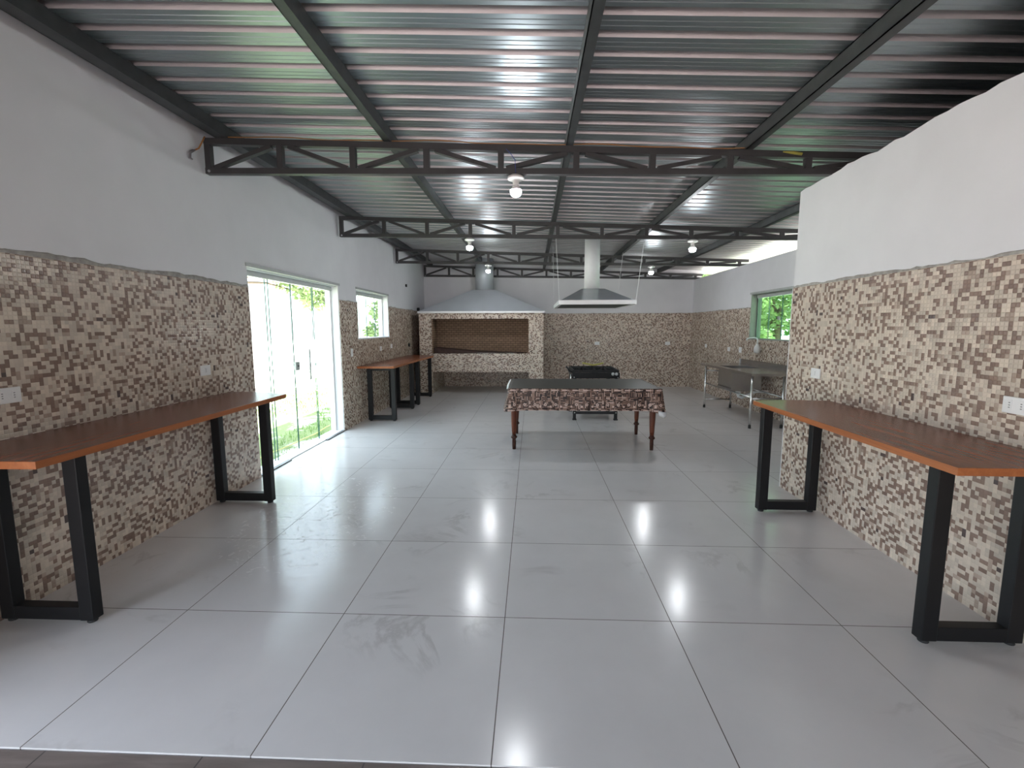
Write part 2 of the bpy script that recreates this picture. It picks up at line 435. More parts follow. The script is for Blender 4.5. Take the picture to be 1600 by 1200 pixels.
def ragged(parent, axis, c0, c1, a0, a1, z, h=.028, name='plaster_edge', seed=1):
    """uneven strip of raw cement left along the top row of the tiles"""
    rnd = random.Random(seed); bb = MB(); n = max(4, int(abs(a1 - a0) / .045))
    hs = []; cur = h
    for i in range(n + 1):
        cur = .72 * cur + .28 * h + rnd.uniform(-.008, .008); hs.append(max(.008, cur))
    def P(c, a, zz): return (c, a, zz) if axis == 0 else (a, c, zz)
    lo0 = []; hi0 = []; lo1 = []; hi1 = []
    for i in range(n + 1):
        a = a0 + (a1 - a0) * i / n
        lo0.append(P(c0, a, z - .004)); hi0.append(P(c0, a, z + hs[i])); lo1.append(P(c1, a, z - .004)); hi1.append(P(c1, a, z + hs[i] * .8))
    bb.grid([lo1, hi1, hi0, lo0, lo1], smooth=False)
    return bb.build(name, M['cement'], parent)
ragged(wall_left, 0, xw + .0005, XL - .001, WB, DY0, HB, .024, seed=3)
ragged(wall_left, 0, xw + .0005, XL - .001, DY1, WY0, HB, .014, seed=4)
ragged(wall_left, 0, xw + .0005, XL - .001, WY1, YF, HB, .012, seed=5)

# far wall
b = MB(); zb = [(XL - .2, -.1), (XF + .2, -.1), (XF + .2, zr(XF + .2)), (XL - .2, zr(XL - .2))]
b.extrude(zb, 1, YF + .008, YF + .2)
wall_far = tag(b.build('wall_far', M['white']), kind='structure')
MB().box(XL, XF, YF, YF + .0075, 0, 1.905).build('tile_band', M['mosaic'], wall_far)
ragged(wall_far, 1, YF + .0075, YF + .001, XL, XF, 1.905, .010, seed=8)

# partition on the right with its uneven top, and the unseen room behind it, closed to stay dark
xp = XR + .008
rnd = random.Random(21)
PB = -4.2  # partition carried on unseen past the camera, added to block side light
n = 110
zz = 0
tops = []
for i in range(n + 1):
    y = PB + (YP - PB) * i / n
    zz = .6 * zz + rnd.uniform(-.012, .012)
    tops.append((y, 2.79 + zz))
tops[-1] = (YP, 2.765)
b = MB(); b.extrude([(PB, -.1)] + tops + [(YP, -.1)], 0, xp, xp + .14)
wall_right = tag(b.build('wall_right', [M['white']]), kind='structure')
MB().box(XR, xp - .0005, PB, YP, 0, 1.908).build('tile_band', M['mosaic'], wall_right)
ragged(wall_right, 0, xp - .0005, XR + .001, PB, YP, 1.908, .013, seed=11)
MB().box(XR - .002, XR + .012, YP, YP + .007, 0, 1.905).build('corner_bead', M['white'], wall_right)
b = MB(); b.box(xp + .14, XF + .2, YP - .14, YP, -.1, 2.78)
wall_return = tag(b.build('wall_return', M['white']), kind='structure')
b = MB(); b.extrude([(xp + .14, -.1), (XF + .2, -.1), (XF + .2, zr(XF + .2) - .002), (xp + .14, zr(xp + .14) - .002)], 1, PB, PB + .15)
tag(b.build('wall_front', M['dark_room']), kind='structure')
b = MB(); b.box(XF, XF + .2, PB + .15, YP - .14, -.1, zr(XF + .1))
tag(b.build('wall_outer', M['dark_room']), kind='structure')
b = MB(); b.box(-3.3, xp, -5.1, -4.95, 1.7, 3.1); tag(b.build('wall_light_block', M['white']), kind='structure')  # unseen lintel added behind the camera to cut sky light
b = MB(); b.box(-3.2, -3.05, -4.94, WB - .01, 2.35, zr(-3.2) - .003); tag(b.build('wall_light_block_side', M['white']), kind='structure')  # unseen side beam added to dim the light on the partition
b = MB(); b.box(xp + .141, XF, PB + .15, YP - .141, .0, .01); tag(b.build('floor_dark_room', M['dark_room']), kind='structure')  # unseen floor, added near-black to keep the closed room dark

# right rear wall with window
RY0, RY1, RZ0, RZ1 = 7.45, 9.16, 1.32, 2.155
xr_ = XF + .008
b = MB(); zt = 2.75
b.box(xr_, xr_ + .2, YP, RY0, -.1, zt); b.box(xr_, xr_ + .2, RY0, RY1, -.1, RZ0); b.box(xr_, xr_ + .2, RY0, RY1, RZ1, zt); b.box(xr_, xr_ + .2, RY1, YF + .2, -.1, zt)
wall_rr = tag(b.build('wall_right_rear', M['white']), kind='structure')
b = MB(); b.box(XF, xr_ - .0005, YP, RY0, 0, 1.905); b.box(XF, xr_ - .0005, RY0, RY1, 0, RZ0); b.box(XF, xr_ - .0005, RY1, YF, 0, 1.905)
b.build('tile_band', M['mosaic'], wall_rr)
ragged(wall_rr, 0, xr_ - .0005, XF + .001, RY1, YF, 1.905, .014, seed=14)

# roof sheet: trapezoidal ribs running across the room
b = MB(); pitch = .185; base = 2.62 - .005
prof = []
k0, k1 = -42, 57  # sheet carried on unseen behind the camera to cut sky light
for k in range(k0, k1):
    y = base + pitch * k
    # down-coming web ends at y; pan; up-going web; crest
    prof += [(y + .006, 0), (y + .040, 0), (y + .043, .004), (y + .049, .004), (y + .052, 0), (y + .083, 0), (y + .086, .004), (y + .092, .004), (y + .095, 0), (y + .124, 0), (y + .136, .040), (y + pitch - .007, .040)]
xs = [-3.45, 7.2]
rows = [[(x, y, zr(x) + h) for y, h in prof] for x in xs]
b.grid(rows, smooth=False)
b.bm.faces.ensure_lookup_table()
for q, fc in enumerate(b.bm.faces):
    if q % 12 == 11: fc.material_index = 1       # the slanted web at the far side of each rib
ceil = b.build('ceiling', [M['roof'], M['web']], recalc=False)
sol = ceil.modifiers.new('sheet', 'SOLIDIFY'); sol.thickness = .003; sol.offset = 1
tag(ceil, kind='structure')

# ------------------------------------------------------------------ trusses
TY = [4.12, 6.94, 9.76, 12.30]
XPOST = [-2.775 + .6275 * k for k in range(12)]
def truss(y, label):
    t = thing('roof_truss', (-2.8, y, 2.85), label, 'roof truss', 'steel trusses carrying the roof')
    D = .028
    def zt_(x): return ztop(x)
    bc = MB(); bc.extrude([(-2.80, zbot(-2.80)), (4.30, zbot(4.30)), (4.30, zbot(4.30) + .048), (-2.80, zbot(-2.80) + .048)], 1, y - D, y + D); bc.build('bottom_chord', M['steel_dark'], t)
    tc = MB(); tc.extrude([(-2.80, zt_(-2.80) - .05), (4.30, zt_(4.30) - .05), (4.30, zt_(4.30)), (-2.80, zt_(-2.80))], 1, y - D, y + D)
    tc.build('top_chord', M['steel_dark'], t)
    for i, x in enumerate(XPOST):
        p = MB(); p.box(x - .024, x + .024, y - D * .9, y + D * .9, zbot(x) + .047, zt_(x) - .047); p.build('post', M['steel_dark'], t)
    for i in range(11):
        xa, xb = XPOST[i] + .045, XPOST[i + 1] - .045
        if i % 2 == 0: a, c = (xa, y, zbot(xa) + .05), (xb - .03, y, zt_(xb) - .053)
        else: a, c = (xa + .03, y, zt_(xa) - .053), (xb, y, zbot(xb) + .05)
        d = MB(); d.bar(a, c, D * 1.7, .034); d.build('diagonal', M['steel_dark'], t)
    bl = MB()
    bl.lathe([(.009, 0), (.012, -.002), (.012, -.006), (.004, -.008)], (-2.765, y - D, 2.886), 12, axis=1)
    bl.build('end_bolt', M['chrome'], t)
    return t
t0 = truss(TY[0], 'dark steel roof truss closest to the camera, one bulb under it')
dup(t0, (-2.8, TY[1], 2.85), 'second roof truss, just in front of the hanging hood duct, two bulbs under it')
dup(t0, (-2.8, TY[2], 2.85), 'third roof truss, behind the hanging hood and before the barbecue chimney')
dup(t0, (-2.8, TY[3], 2.85), 'farthest roof truss, set against the white end wall behind both ducts')

PX = [(-2.64, .10, 'roof purlin running along the top of the white wall above the glass door'),
      (-1.215, .06, 'roof purlin meeting the nearest truss between glass door wall and lone bulb'),
      (.305, .06, 'roof purlin near the middle of the roof, just past the lone front bulb'),
      (1.76, .06, 'roof purlin running down towards the end of the tiled partition'),
      (3.22, .06, 'roof purlin partly hidden above the tiled partition, over the sink')]
for x, w, lab in PX:
    z = ztop(x); zt2 = zr(x) + .0 - .002
    pb = MB()
    y0, y1 = -5.1, 12.45
    # C profile: web plus two flanges
    pb.box(x - w / 2, x - w / 2 + .006, y0, y1, z, zt2); pb.box(x - w / 2, x + w / 2, y0, y1, z, z + .006); pb.box(x - w / 2, x + w / 2, y0, y1, zt2 - .006, zt2)
    pb.box(x + w / 2 - .006, x + w / 2, y0, y1, z + .006, zt2 - .006)
    tag(pb.build('roof_purlin', M['purlin'], origin=(x, 5.5, z)), lab, 'roof purlin', 'purlins under the roof sheet')

# ------------------------------------------------------------------ bulbs
def light_fixture(x, y, label):
    t = thing('ceiling_light', (x, y, zbot(x)), label, 'light bulb', 'bare bulbs under the trusses')
    MB().lathe([(.012, 2.852), (.045, 2.851), (.066, 2.838), (.071, 2.826), (.066, 2.815), (.045, 2.806), (.028, 2.803), (.024, 2.772), (.018, 2.770)], (x, y, zbot(x) - 2.852), 28).build('base', M['plastic'], t)
    bl = MB().lathe([(.046, 2.731), (.0475, 2.722), (.045, 2.702), (.036, 2.686), (.020, 2.677), (.004, 2.675)], (x, y, zbot(x) - 2.852), 28).build('bulb', M['bulb'], t)
    MB().lathe([(.014, 2.773), (.024, 2.768), (.033, 2.755), (.043, 2.740), (.0465, 2.7305)], (x, y, zbot(x) - 2.852), 28).build('bulb_housing', M['plastic'], bl)
    return t
l0 = light_fixture(-.14, TY[0], 'lit bare bulb with white round base, alone under the nearest truss')
for x, y, lab in [(-.905, TY[1], 'lit bare bulb under the second truss, above the glass door side of the table'),
                  (2.27, TY[1], 'lit bare bulb under the second truss, close to the partition end'),
                  (-.90, TY[2], 'lit bare bulb in front of the barbecue chimney'),
                  (2.39, TY[2], 'lit bare bulb under the third truss, beyond the hanging hood')]:
    dup(l0, (x, y, zbot(x)), lab)
w = MB(); w.tube([(-.14, TY[0] - .034, 2.815), (-.145, TY[0] - .034, 2.93), (-.18, TY[0] - .034, 2.98), (-.22, TY[0] - .034, 3.02)], .003, 6)
tag(w.build('blue_wire', M['blue'], origin=(-.14, TY[0], 2.86)), 'thin blue wire rising from the lone front bulb base', 'wire')

# orange cable laid along the nearest truss, and its grey end dropping by the wall
pts = []
for i in range(60):
    x = -2.6 + i * (4.35 / 59)
    pts.append((x, TY[0] - .012 + .01 * math.sin(i * .7), ztop(x) + .008 + .012 * (.5 + .5 * math.sin(i * .33))))
c = MB(); c.tube(pts, .0045, 6)
tag(c.build('orange_cable', M['orange'], origin=(-.4, TY[0], ztop(0))), 'orange cable lying along the top of the nearest truss', 'cable')
t = thing('loose_cable_end', (-2.78, 4.03, 3.0), 'short orange cable with grey end hanging at the nearest truss wall end', 'cable')
MB().tube([(-2.765, 4.065, 3.155), (-2.785, 4.05, 3.10), (-2.80, 4.03, 3.05), (-2.815, 4.0, 3.025)], .006, 8).build('cable', M['orange'], t)
MB().tube([(-2.815, 4.0, 3.025), (-2.805, 3.96, 3.005), (-2.815, 3.94, 2.985), (-2.82, 3.945, 2.945), (-2.815, 3.965, 2.94)], [.008, .011, .012, .009, .006], 8).build('sheath', M['greyplug'], t)
t = thing('connector_stub', (1.9, TY[0], 2.95), 'short yellow cable stub inside the nearest truss by the partition', 'cable')
MB().tube([(2.02, TY[0] - .05, 2.952), (2.09, TY[0] - .05, 2.945), (2.17, TY[0] - .045, 2.935)], [.005, .012, .013], 8).build('cable', M['yellow'], t)

# ------------------------------------------------------------------ glass door and windows
def sliding(name, wall_x, sgn, y0, y1, z0, z1, panels, glass, floor_track, reveal='white', chan='frame'):
    """sgn +1: the outside is towards -x.  glass set back in the wall"""
    d = struct_empty(name, (wall_x, y0, z0))
    o = -sgn  # direction to the outside along x
    gx = wall_x + o * .135
    X = lambda a, b_: (min(a, b_), max(a, b_))
    # header track, jambs, sill
    h = MB(); h.box(*X(wall_x + o * .04, wall_x + o * .20), y0, y1, z1 - .012, z1 + .0); h.build('header_reveal', M[reveal], d)
    h = MB(); h.box(*X(wall_x + o * .10, wall_x + o * .165), y0, y1, z1 - .07, z1 - .012); h.build('header_track', M['headr'], d)
    h = MB(); h.box(*X(wall_x - o * .012, wall_x + o * .10), y0 - .02, y1 + .03, z1 + .002, z1 + .035); h.build('header_trim', M['headr'], d)
    j = MB(); j.box(*X(wall_x + o * .005, wall_x + o * .20), y1 - .012, y1 + .0, z0, z1 - .012); j.build('jamb', M[reveal], d)
    j = MB(); j.box(*X(wall_x + o * .005, wall_x + o * .20), y0, y0 + .012, z0, z1 - .012); j.build('jamb', M[reveal], d)
    j = MB(); j.box(*X(gx - .02, gx + .02), y1 - .04, y1 - .012, z0, z1 - .07); j.build('side_channel', M[chan], d)
    if floor_track:
        s = MB(); s.box(*X(wall_x + o * .02, wall_x + o * .20), y0 + .012, y1 - .012, z0, z0 + .012); s.build('threshold', M['frame'], d)
        s = MB(); s.box(*X(wall_x - o * .012, wall_x + o * .03), y1 - .62, y1 - .01, z0 + .001, z0 + .014); s.build('floor_guide', M['track'], d)
        s = MB(); s.box(*X(wall_x - o * .012, wall_x + o * .03), y0 + .02, y0 + .62, z0 + .001, z0 + .014); s.build('floor_guide', M['track'], d)
    else:
        s = MB(); s.box(*X(wall_x - o * .012, wall_x + o * .20), y0 - .01, y1 + .012, z0 - .004, z0 + .016); s.build('sill', M[reveal], d)
    n = panels; wd = (y1 - y0 - .03) / n
    for i in range(n):
        px = gx + (.012 if i in (0, n - 1) else -.012) * (-o)
        a, c_ = y0 + .015 + wd * i - .012, y0 + .015 + wd * (i + 1) + .012
        if i == n // 2 - 1: c_ -= .014
        if i == n // 2: a += .014
        p = MB(); p.box(px - .004, px + .004, a, c_, z0 + .014, z1 - .03)
        po = p.build('glass_panel', glass, d)
        e = MB(); e.box(px - .0045, px + .0045, a - .001, a + .006, z0 + .014, z1 - .03); e.box(px - .0045, px + .0045, c_ - .006, c_ + .001, z0 + .014, z1 - .03)
        e.build('panel_edge', M['glass_edge'], po)
    return d, gx, wd
door, gx, wd = sliding('door_1', xw, 1, DY0, DY1, 0, DZ + .0, 4, M['glass'], True)
ym = (DY0 + DY1) / 2
l = MB(); l.box(gx + .012, gx + .034, ym - .045, ym + .055, 1.02, 1.13); l.build('lock', M['lockgrey'], door, bevel=.006)
l = MB(); l.lathe([(.012, 0), (.012, .008)], (gx + .034, ym + .01, 1.075), 14, axis=0); l.build('keyhole', M['track'], door)
l = MB(); l.tube([(gx + .075, ym + .24, .88), (gx + .075, ym + .24, 1.28)], .013, 12)
l.tube([(gx + .0, ym + .24, .98), (gx + .075, ym + .24, .98)], .008, 8); l.tube([(gx + .0, ym + .24, 1.18), (gx + .075, ym + .24, 1.18)], .008, 8)
l.build('pull_handle', M['lockgrey'], door)
win, gx1, _ = sliding('window_1', xw, 1, WY0, WY1, WZ0, WZ1, 4, M['glass'], False)
win2, gx2, _ = sliding('window_2', xr_, -1, RY0, RY1, RZ0, RZ1, 4, M['glass_green'], False, 'reveal_shaded', 'reveal_dark')
l = MB(); yk = (RY0 + RY1) / 2; l.lathe([(.02, -.035), (.035, -.03), (.035, -.012), (.02, -.006)], (gx2, yk + .03, 1.70), 16, axis=0); l.build('lock', M['lockgrey'], win2)

# ------------------------------------------------------------------ outlets
def outlet(c, axis, w, h, n, label, toward, name='wall_outlet', cat='electrical outlet'):
    """plate on a wall. axis 0: wall plane x; toward = +1/-1 normal direction"""
    t = thing(name, c, label, cat, 'white electrical plates on the tiles')
    def bx(mb, a0, a1, z0, z1, d0, d1):
        d0, d1 = sorted((d0 * toward, d1 * toward))
        if axis == 0: mb.box(c[0] + d0, c[0] + d1, c[1] + a0, c[1] + a1, c[2] + z0, c[2] + z1)
        else: mb.box(c[0] + a0, c[0] + a1, c[1] + d0, c[1] + d1, c[2] + z0, c[2] + z1)
    p = MB(); bx(p, -w / 2, w / 2, -h / 2, h / 2, 0, .009); p.build('plate', M['plastic'], t, bevel=.003)
    for i in range(n):
        a = 0 if n == 1 else (-.22 + .44 * i) * w
        s = MB(); bx(s, a - .011, a + .011, -h * .30, h * .30, .009, .0115)
        so = s.build('socket', M['plastic'], t)
        q = MB()
        for zq in (-.012, 0, .012): bx(q, a - .004, a + .004, zq - .0025, zq + .0025, .0115, .0122)
        q.build('slot', M['socket'], so)
    return t
outlet((XL, 2.385, 1.192), 0, .135, .085, 2, 'white double outlet on the tiles at the camera end of the long counter', 1)
outlet((XL, 3.93, 1.188), 0, .125, .088, 1, 'white outlet on the tiles next to the glass door, above the counter', 1)
outlet((XL, 7.26, 1.165), 0, .08, .125, 1, 'upright white switch plate between the glass door and white window', 1, 'wall_switch', 'light switch')
outlet((XL, 8.68, 1.165), 0, .11, .085, 1, 'white outlet below the white framed window, nearer the door', 1)
outlet((XL, 9.35, 1.185), 0, .11, .085, 1, 'white outlet below the far corner of the white framed window', 1)
outlet((XR, 4.095, 1.155), 0, .13, .085, 1, 'white outlet near the end of the partition, above the counter tip', -1)
outlet((XR, 2.42, 1.155), 0, .135, .085, 2, 'white double outlet on the partition at the edge of the picture', -1)
outlet((1.70, YF, 1.135), 1, .125, .085, 1, 'white outlet on the end wall directly above the black stove', -1)
outlet((3.52, YF, 1.135), 1, .125, .085, 1, 'white outlet on the end wall near the sink corner', -1)
outlet((XF, 11.33, 1.11), 0, .12, .085, 1, 'white outlet on the sink wall closest to the room corner', -1)
outlet((XF, 10.02, 1.09), 0, .12, .085, 1, 'white outlet on the sink wall, middle of the three there', -1)
outlet((XF, 9.48, 1.10), 0, .12, .11, 1, 'larger white outlet on the sink wall just past the window', -1)

# small black things on the left wall
def wall_stub(c, s, name, label, cat):
    b = MB(); b.box(c[0], c[0] + s[0], c[1] - s[1] / 2, c[1] + s[1] / 2, c[2] - s[2] / 2, c[2] + s[2] / 2)
    b.box(c[0], c[0] + s[0] * .5, c[1] - s[1] * .7, c[1] + s[1] * .7, c[2] - s[2] * .25, c[2] + s[2] * .25)
    return tag(b.build(name, M['black'], origin=c, bevel=.004), label, cat)
wall_stub((XL, 10.68, 1.16), (.03, .07, .075), 'conduit_outlet', 'small black conduit opening on tiles above the far counter', 'conduit box')
wall_stub((XL - .008, 10.60, 2.49), (.03, .05, .06), 'cable_stub', 'small black cable stub on the white wall above the far counter', 'cable stub')
wall_stub((XL, 11.60, 2.0), (.05, .08, .08), 'mounting_bracket', 'small black bracket on the wall at the barbecue hood corner', 'bracket')

# ------------------------------------------------------------------ counters
def leg_frame(t, x0, x1, y, ztop_, w=.075, dpt=.062):
    f = MB()
    f.box(x0, x0 + w, y - dpt / 2, y + dpt / 2, .018, ztop_); f.box(x1 - w, x1, y - dpt / 2, y + dpt / 2, .018, ztop_)
    f.box(x0 + w - .002, x1 - w + .002, y - dpt / 2 + .001, y + dpt / 2 - .001, .020, .092)
    f.box(x0 + w - .002, x1 - w + .002, y - dpt / 2 + .001, y + dpt / 2 - .001, ztop_ - .05, ztop_ - .001)
    fo = f.build('leg_frame', M['black'], t, bevel=.004)
    for x in (x0 + .035, x1 - .035):
        p = MB(); p.lathe([(.022, 0), (.024, .004), (.02, .019)], (x, y, 0), 14); p.build('foot', M['rubber'], fo)
def counter(loc, pts, zt_, legs, x0, x1, label):
    t = thing('wooden_counter', loc, label, 'counter table', 'wooden counters with black steel legs')
    MB().prism(pts, zt_ - .036, zt_, 0, 1).build('counter_top', [M['wood_top'], M['wood_edge']], t, bevel=.002)
    for y in legs: leg_frame(t, x0, x1, y, zt_ - .036)
    return t
xa = XL + .004
counter((-2.5, 3.0, 0), [(xa, 1.94), (-2.215, 1.945), (-2.215, 4.10), (-2.53, 4.23), (xa, 4.23)], .960, (2.24, 3.955), -2.815, -2.305,
        'long red-brown wooden counter beside the glass door, under the double outlet')
counter((2.1, 3.0, 0), [(1.815, 2.02), (XR - .004, 2.015), (XR - .004, 3.88), (2.1, 3.93), (1.815, 3.885)], .952, (2.245, 3.935 - .02), 1.908, 2.385,
        'red-brown wooden counter along the tiled partition')
counter((-2.5, 8.2, 0), [(xa, 7.45), (-2.225, 7.45), (-2.225, 9.035), (xa, 9.035)], .932, (7.66, 8.84), -2.735, -2.265,
        'wooden counter under the white framed window')
counter((-2.5, 9.9, 0), [(xa, 9.045), (-2.22, 9.045), (-2.20, 10.4), (-2.40, 10.66), (xa, 10.66)], .932, (9.29, 10.43), -2.735, -2.262,
        'wooden counter with its end at the barbecue front')

# ------------------------------------------------------------------ dining table and cloth
t = thing('dining_table', (.64, 6.33, 0), 'dark red-brown wooden table with turned legs in the middle of the floor', 'table')
MB().box(-.28, 1.585, 5.80, 6.90, .755, .787).build('table_top', M['leg_wood'], t)
b = MB(); b.box(-.20, 1.49, 5.87, 5.895, .66, .755); b.box(-.20, 1.49, 6.76, 6.785, .66, .755); b.box(-.235, -.21, 5.88, 6.77, .66, .755); b.box(1.50, 1.525, 5.88, 6.77, .66, .755)
b.build('apron', M['leg_wood'], t)
for x, y in ((-.227, 5.885), (1.517, 5.885), (-.222, 6.77), (1.517, 6.77)):
    lg = MB().lathe([(.041, .755), (.042, .62), (.040, .50), (.036, .36), (.030, .24), (.026, .195)], (x, y, 0), 20).build('leg', M['leg_wood'], t)
    MB().lathe([(.026, .195), (.027, .178), (.034, .172), (.040, .162), (.040, .150), (.031, .142), (.024, .136), (.025, .08), (.022, 0)], (x, y, 0), 20).build('turned_foot', M['leg_dark'], lg)

def tablecloth():
    b = MB(); zt_ = .797
    x0, x1, y0, y1 = -.292, 1.597, 5.785, 6.915
    per = []; N1, N2, R = 60, 36, .03
    def side(ax, ay, bx, by, n):
        for i in range(n): per.append((ax + (bx - ax) * i / n, ay + (by - ay) * i / n))
    side(x0, y0, x1, y0, N1); side(x1, y0, x1, y1, N2); side(x1, y1, x0, y1, N1); side(x0, y1, x0, y0, N2)
    cx, cy = (x0 + x1) / 2, (y0 + y1) / 2
    rows = []
    def dcorner(p): return min(math.hypot(p[0] - a, p[1] - c) for a in (x0, x1) for c in (y0, y1))
    def normal(p):
        nx = (p[0] == x1) - (p[0] == x0) if False else 0
        ex = 1 if abs(p[0] - x1) < 1e-6 else (-1 if abs(p[0] - x0) < 1e-6 else 0)
        ey = 1 if abs(p[1] - y1) < 1e-6 else (-1 if abs(p[1] - y0) < 1e-6 else 0)
        v = Vector((ex, ey, 0)); return v.normalized()
    L = 8
    for k in range(L + 1):
        f = k / L; row = []
        for i, p in enumerate(per):
            n = normal(p); d = dcorner(p)
            ang = math.atan2(p[1] - cy, p[0] - cx)
            fl = math.exp(-(d / .11) ** 2)
            right = 1 if p[0] > cx else -1
            end = abs(abs(n.x)) > .5
            out = .004 + f * (.012 + .006 * math.sin(i * .9) + .035 * fl + (.035 + .022 * math.sin(p[1] * 17)) * (1 if end else 0))
            drop = (.270 + .03 * fl * (1 if right > 0 else .35)) * f
            q = Vector((p[0], p[1], zt_ - .004 - drop)) + n * out
            row.append(q)
        rows.append(row)
    top = [Vector((p[0], p[1], zt_)) for p in per]
    mid = [Vector((cx + (p[0] - cx) * .97, cy + (p[1] - cy) * .97, zt_ + .001)) for p in per]
    V = b.grid([mid, top] + rows, close=True)
    b.bm.faces.new(V[0])
    o = b.build('tablecloth', M['cloth'], origin=(.65, 6.35, .797))
    s = o.modifiers.new('thick', 'SOLIDIFY'); s.thickness = .0015; s.offset = -1
    return o
tc = tag(tablecloth(), 'brown printed oilcloth draped over the turned leg table', 'tablecloth')
b = MB()
b.grid([[(1.546, 5.745, .535), (1.603, 5.71, .52), (1.653, 5.75, .515), (1.658, 5.80, .53)], [(1.550, 5.735, .50), (1.603, 5.70, .475), (1.648, 5.735, .475), (1.653, 5.79, .50)], [(1.560, 5.74, .468), (1.606, 5.715, .447), (1.638, 5.74, .455), (1.648, 5.78, .48)]])
o = b.build('turned_hem', M['greyback'], tc); o['label'] = 'pale grey underside of the cloth corner folded out'
s = o.modifiers.new('thick', 'SOLIDIFY'); s.thickness = .002
b = MB()
b.grid([[(-.305, 6.86, .792), (-.33, 6.93, .775), (-.30, 6.95, .795)], [(-.335, 6.82, .72), (-.37, 6.90, .70), (-.34, 6.95, .74)], [(-.345, 6.79, .665), (-.375, 6.86, .65), (-.36, 6.92, .67)]])
o = b.build('turned_hem', M['greyback'], tc); o['label'] = 'pale underside of the far cloth corner'
s = o.modifiers.new('thick', 'SOLIDIFY'); s.thickness = .002

# ------------------------------------------------------------------ gas stove
SX0, SX1, SY0, SY1 = .672, 1.455, 7.80, 8.70
t = thing('gas_stove', (1.06, 8.2, 0), 'low black two burner gas stove standing behind the table', 'stove')
f = MB()
f.box(SX0, SX1, SY0, SY0 + .03, .705, .80); f.box(SX0, SX1, SY1 - .03, SY1, .735, .80); f.box(SX0, SX0 + .03, SY0 + .03, SY1 - .03, .735, .80); f.box(SX1 - .03, SX1, SY0 + .03, SY1 - .03, .735, .80)
f.box((SX0 + SX1) / 2 - .02, (SX0 + SX1) / 2 + .02, SY0 + .03, SY1 - .03, .75, .80)
f.build('frame', M['iron'], t)
for x in (SX0 + .045, SX1 - .05):
    for y in (SY0 + .03, SY1 - .03):
        l = MB(); l.bar((x, y, .02), (x, y, .735), .05, .05); l.box(x - .033, x + .033, y - .033, y + .033, 0, .02); l.build('leg', M['iron'], t)
for y in (SY0 + .012, SY1 - .012):
    l = MB(); l.box(SX0 + .02, SX1 - .025, y - .012, y + .012, .105, .15); l.build('crossbar', M['iron'], t)
l = MB(); l.box(SX0 + .06, SX1 - .06, SY0 + .05, SY1 - .05, .205, .225); l.build('lower_shelf', M['iron'], t)
for xc in ((SX0 + .205), (SX1 - .205)):
    g = MB(); yc = (SY0 + SY1) / 2; hw = .185; hd = .40
    for s_ in (-1, 1):
        g.box(xc - hw, xc + hw, yc + s_ * hd - .012, yc + s_ * hd + .012, .80, .845); g.box(xc + s_ * hw - .012, xc + s_ * hw + .012, yc - hd, yc + hd, .80, .845)
    for k in range(12):
        a = 2 * PI * k / 12
        g.bar((xc + .05 * math.cos(a), yc + .05 * math.sin(a), .845), (xc + .18 * math.cos(a), yc + .30 * math.sin(a), .835), .014, .03)
    g.build('burner_grate', M['iron'], t)
    bn = MB(); bn.lathe([(.03, .79), (.10, .795), (.11, .81), (.10, .828), (.06, .832), (.03, .83)], (xc, yc, 0), 24); bn.build('burner_ring', M['iron'], t)
for x in (1.338, 1.395):
    k = MB(); k.lathe([(.010, -.05), (.022, -.046), (.026, -.014), (.018, 0)], (x, SY0, .782), 16, axis=1); k.build('control_knob', M['knob'], t)
for x, z in ((SX0 + .03, .725), (SX1 - .03, .72), (SX0 + .045, .128), (SX1 - .05, .128)):
    k = MB(); k.lathe([(.004, -.008), (.009, -.006), (.010, 0)], (x, SY0 + (0 if z > .5 else .0), z), 10, axis=1); k.build('bolt', M['chrome'], t)
p = MB(); p.tube([(SX0 + .02, SY0 + .02, .80), (SX0 - .04, SY0 + .0, .83), (SX0 - .085, SY0, .885), (SX0 - .11, SY0, .905)], [.014, .016, .014, .02], 10); p.build('gas_valve', M['iron'], t)
p = MB(); p.tube([(SX0 - .02, SY0 + .05, .78), (SX0 - .02, SY0 + .05, .70), (SX0 - .025, SY0 + .05, .66)], .014, 10); p.build('gas_pipe', M['stainless_tube'], t)
pts = [(.93 + .38 * i / 14, SY1 - .02 - .10 * math.sin(PI * i / 14), .868 + .03 * abs(i / 14 - .5) * 2) for i in range(15)]
p = MB(); p.tube(pts, .014, 10)
tag(p.build('gas_hose', M['yellow'], origin=(1.1, SY1 - .06, .86)), 'yellow gas hose lying over the back of the black stove', 'hose')

# ------------------------------------------------------------------ hanging hood
HX0, HX1, HY0, HY1, HZ0, HZ1 = .423, 1.658, 7.62, 9.40, 1.915, 1.982
t = thing('range_hood', (1.04, 8.4, 1.915), 'pyramid shaped steel hood hanging on wires above the stove, with white duct', 'range hood')
r = MB(); th = .012
r.box(HX0, HX1, HY0, HY0 + th, HZ0, HZ1); r.box(HX0, HX1, HY1 - th, HY1, HZ0, HZ1); r.box(HX0, HX0 + th, HY0 + th, HY1 - th, HZ0, HZ1); r.box(HX1 - th, HX1, HY0 + th, HY1 - th, HZ0, HZ1)
r.box(HX0 + th, HX1 - th, HY0 + th, HY0 + .05, HZ0, HZ0 + .006); r.box(HX0 + th, HX1 - th, HY1 - .05, HY1 - th, HZ0, HZ0 + .006); r.box(HX0 + th, HX0 + .05, HY0 + .05, HY1 - .05, HZ0, HZ0 + .006); r.box(HX1 - .05, HX1 - th, HY0 + .05, HY1 - .05, HZ0, HZ0 + .006)
r.build('rim', M['hood_rim'], t)
b = MB(); b.box(HX0 + th + .001, HX1 - th - .001, HY0 + .051, HY1 - .051, HZ0 + .008, HZ0 + .016); b.build('hood_shade_panel', M['hood_in'], t)  # dark sheet added for the shaded underside of the hood
dcx, dcy, dr = 1.043, 8.42, .133
aw = .195
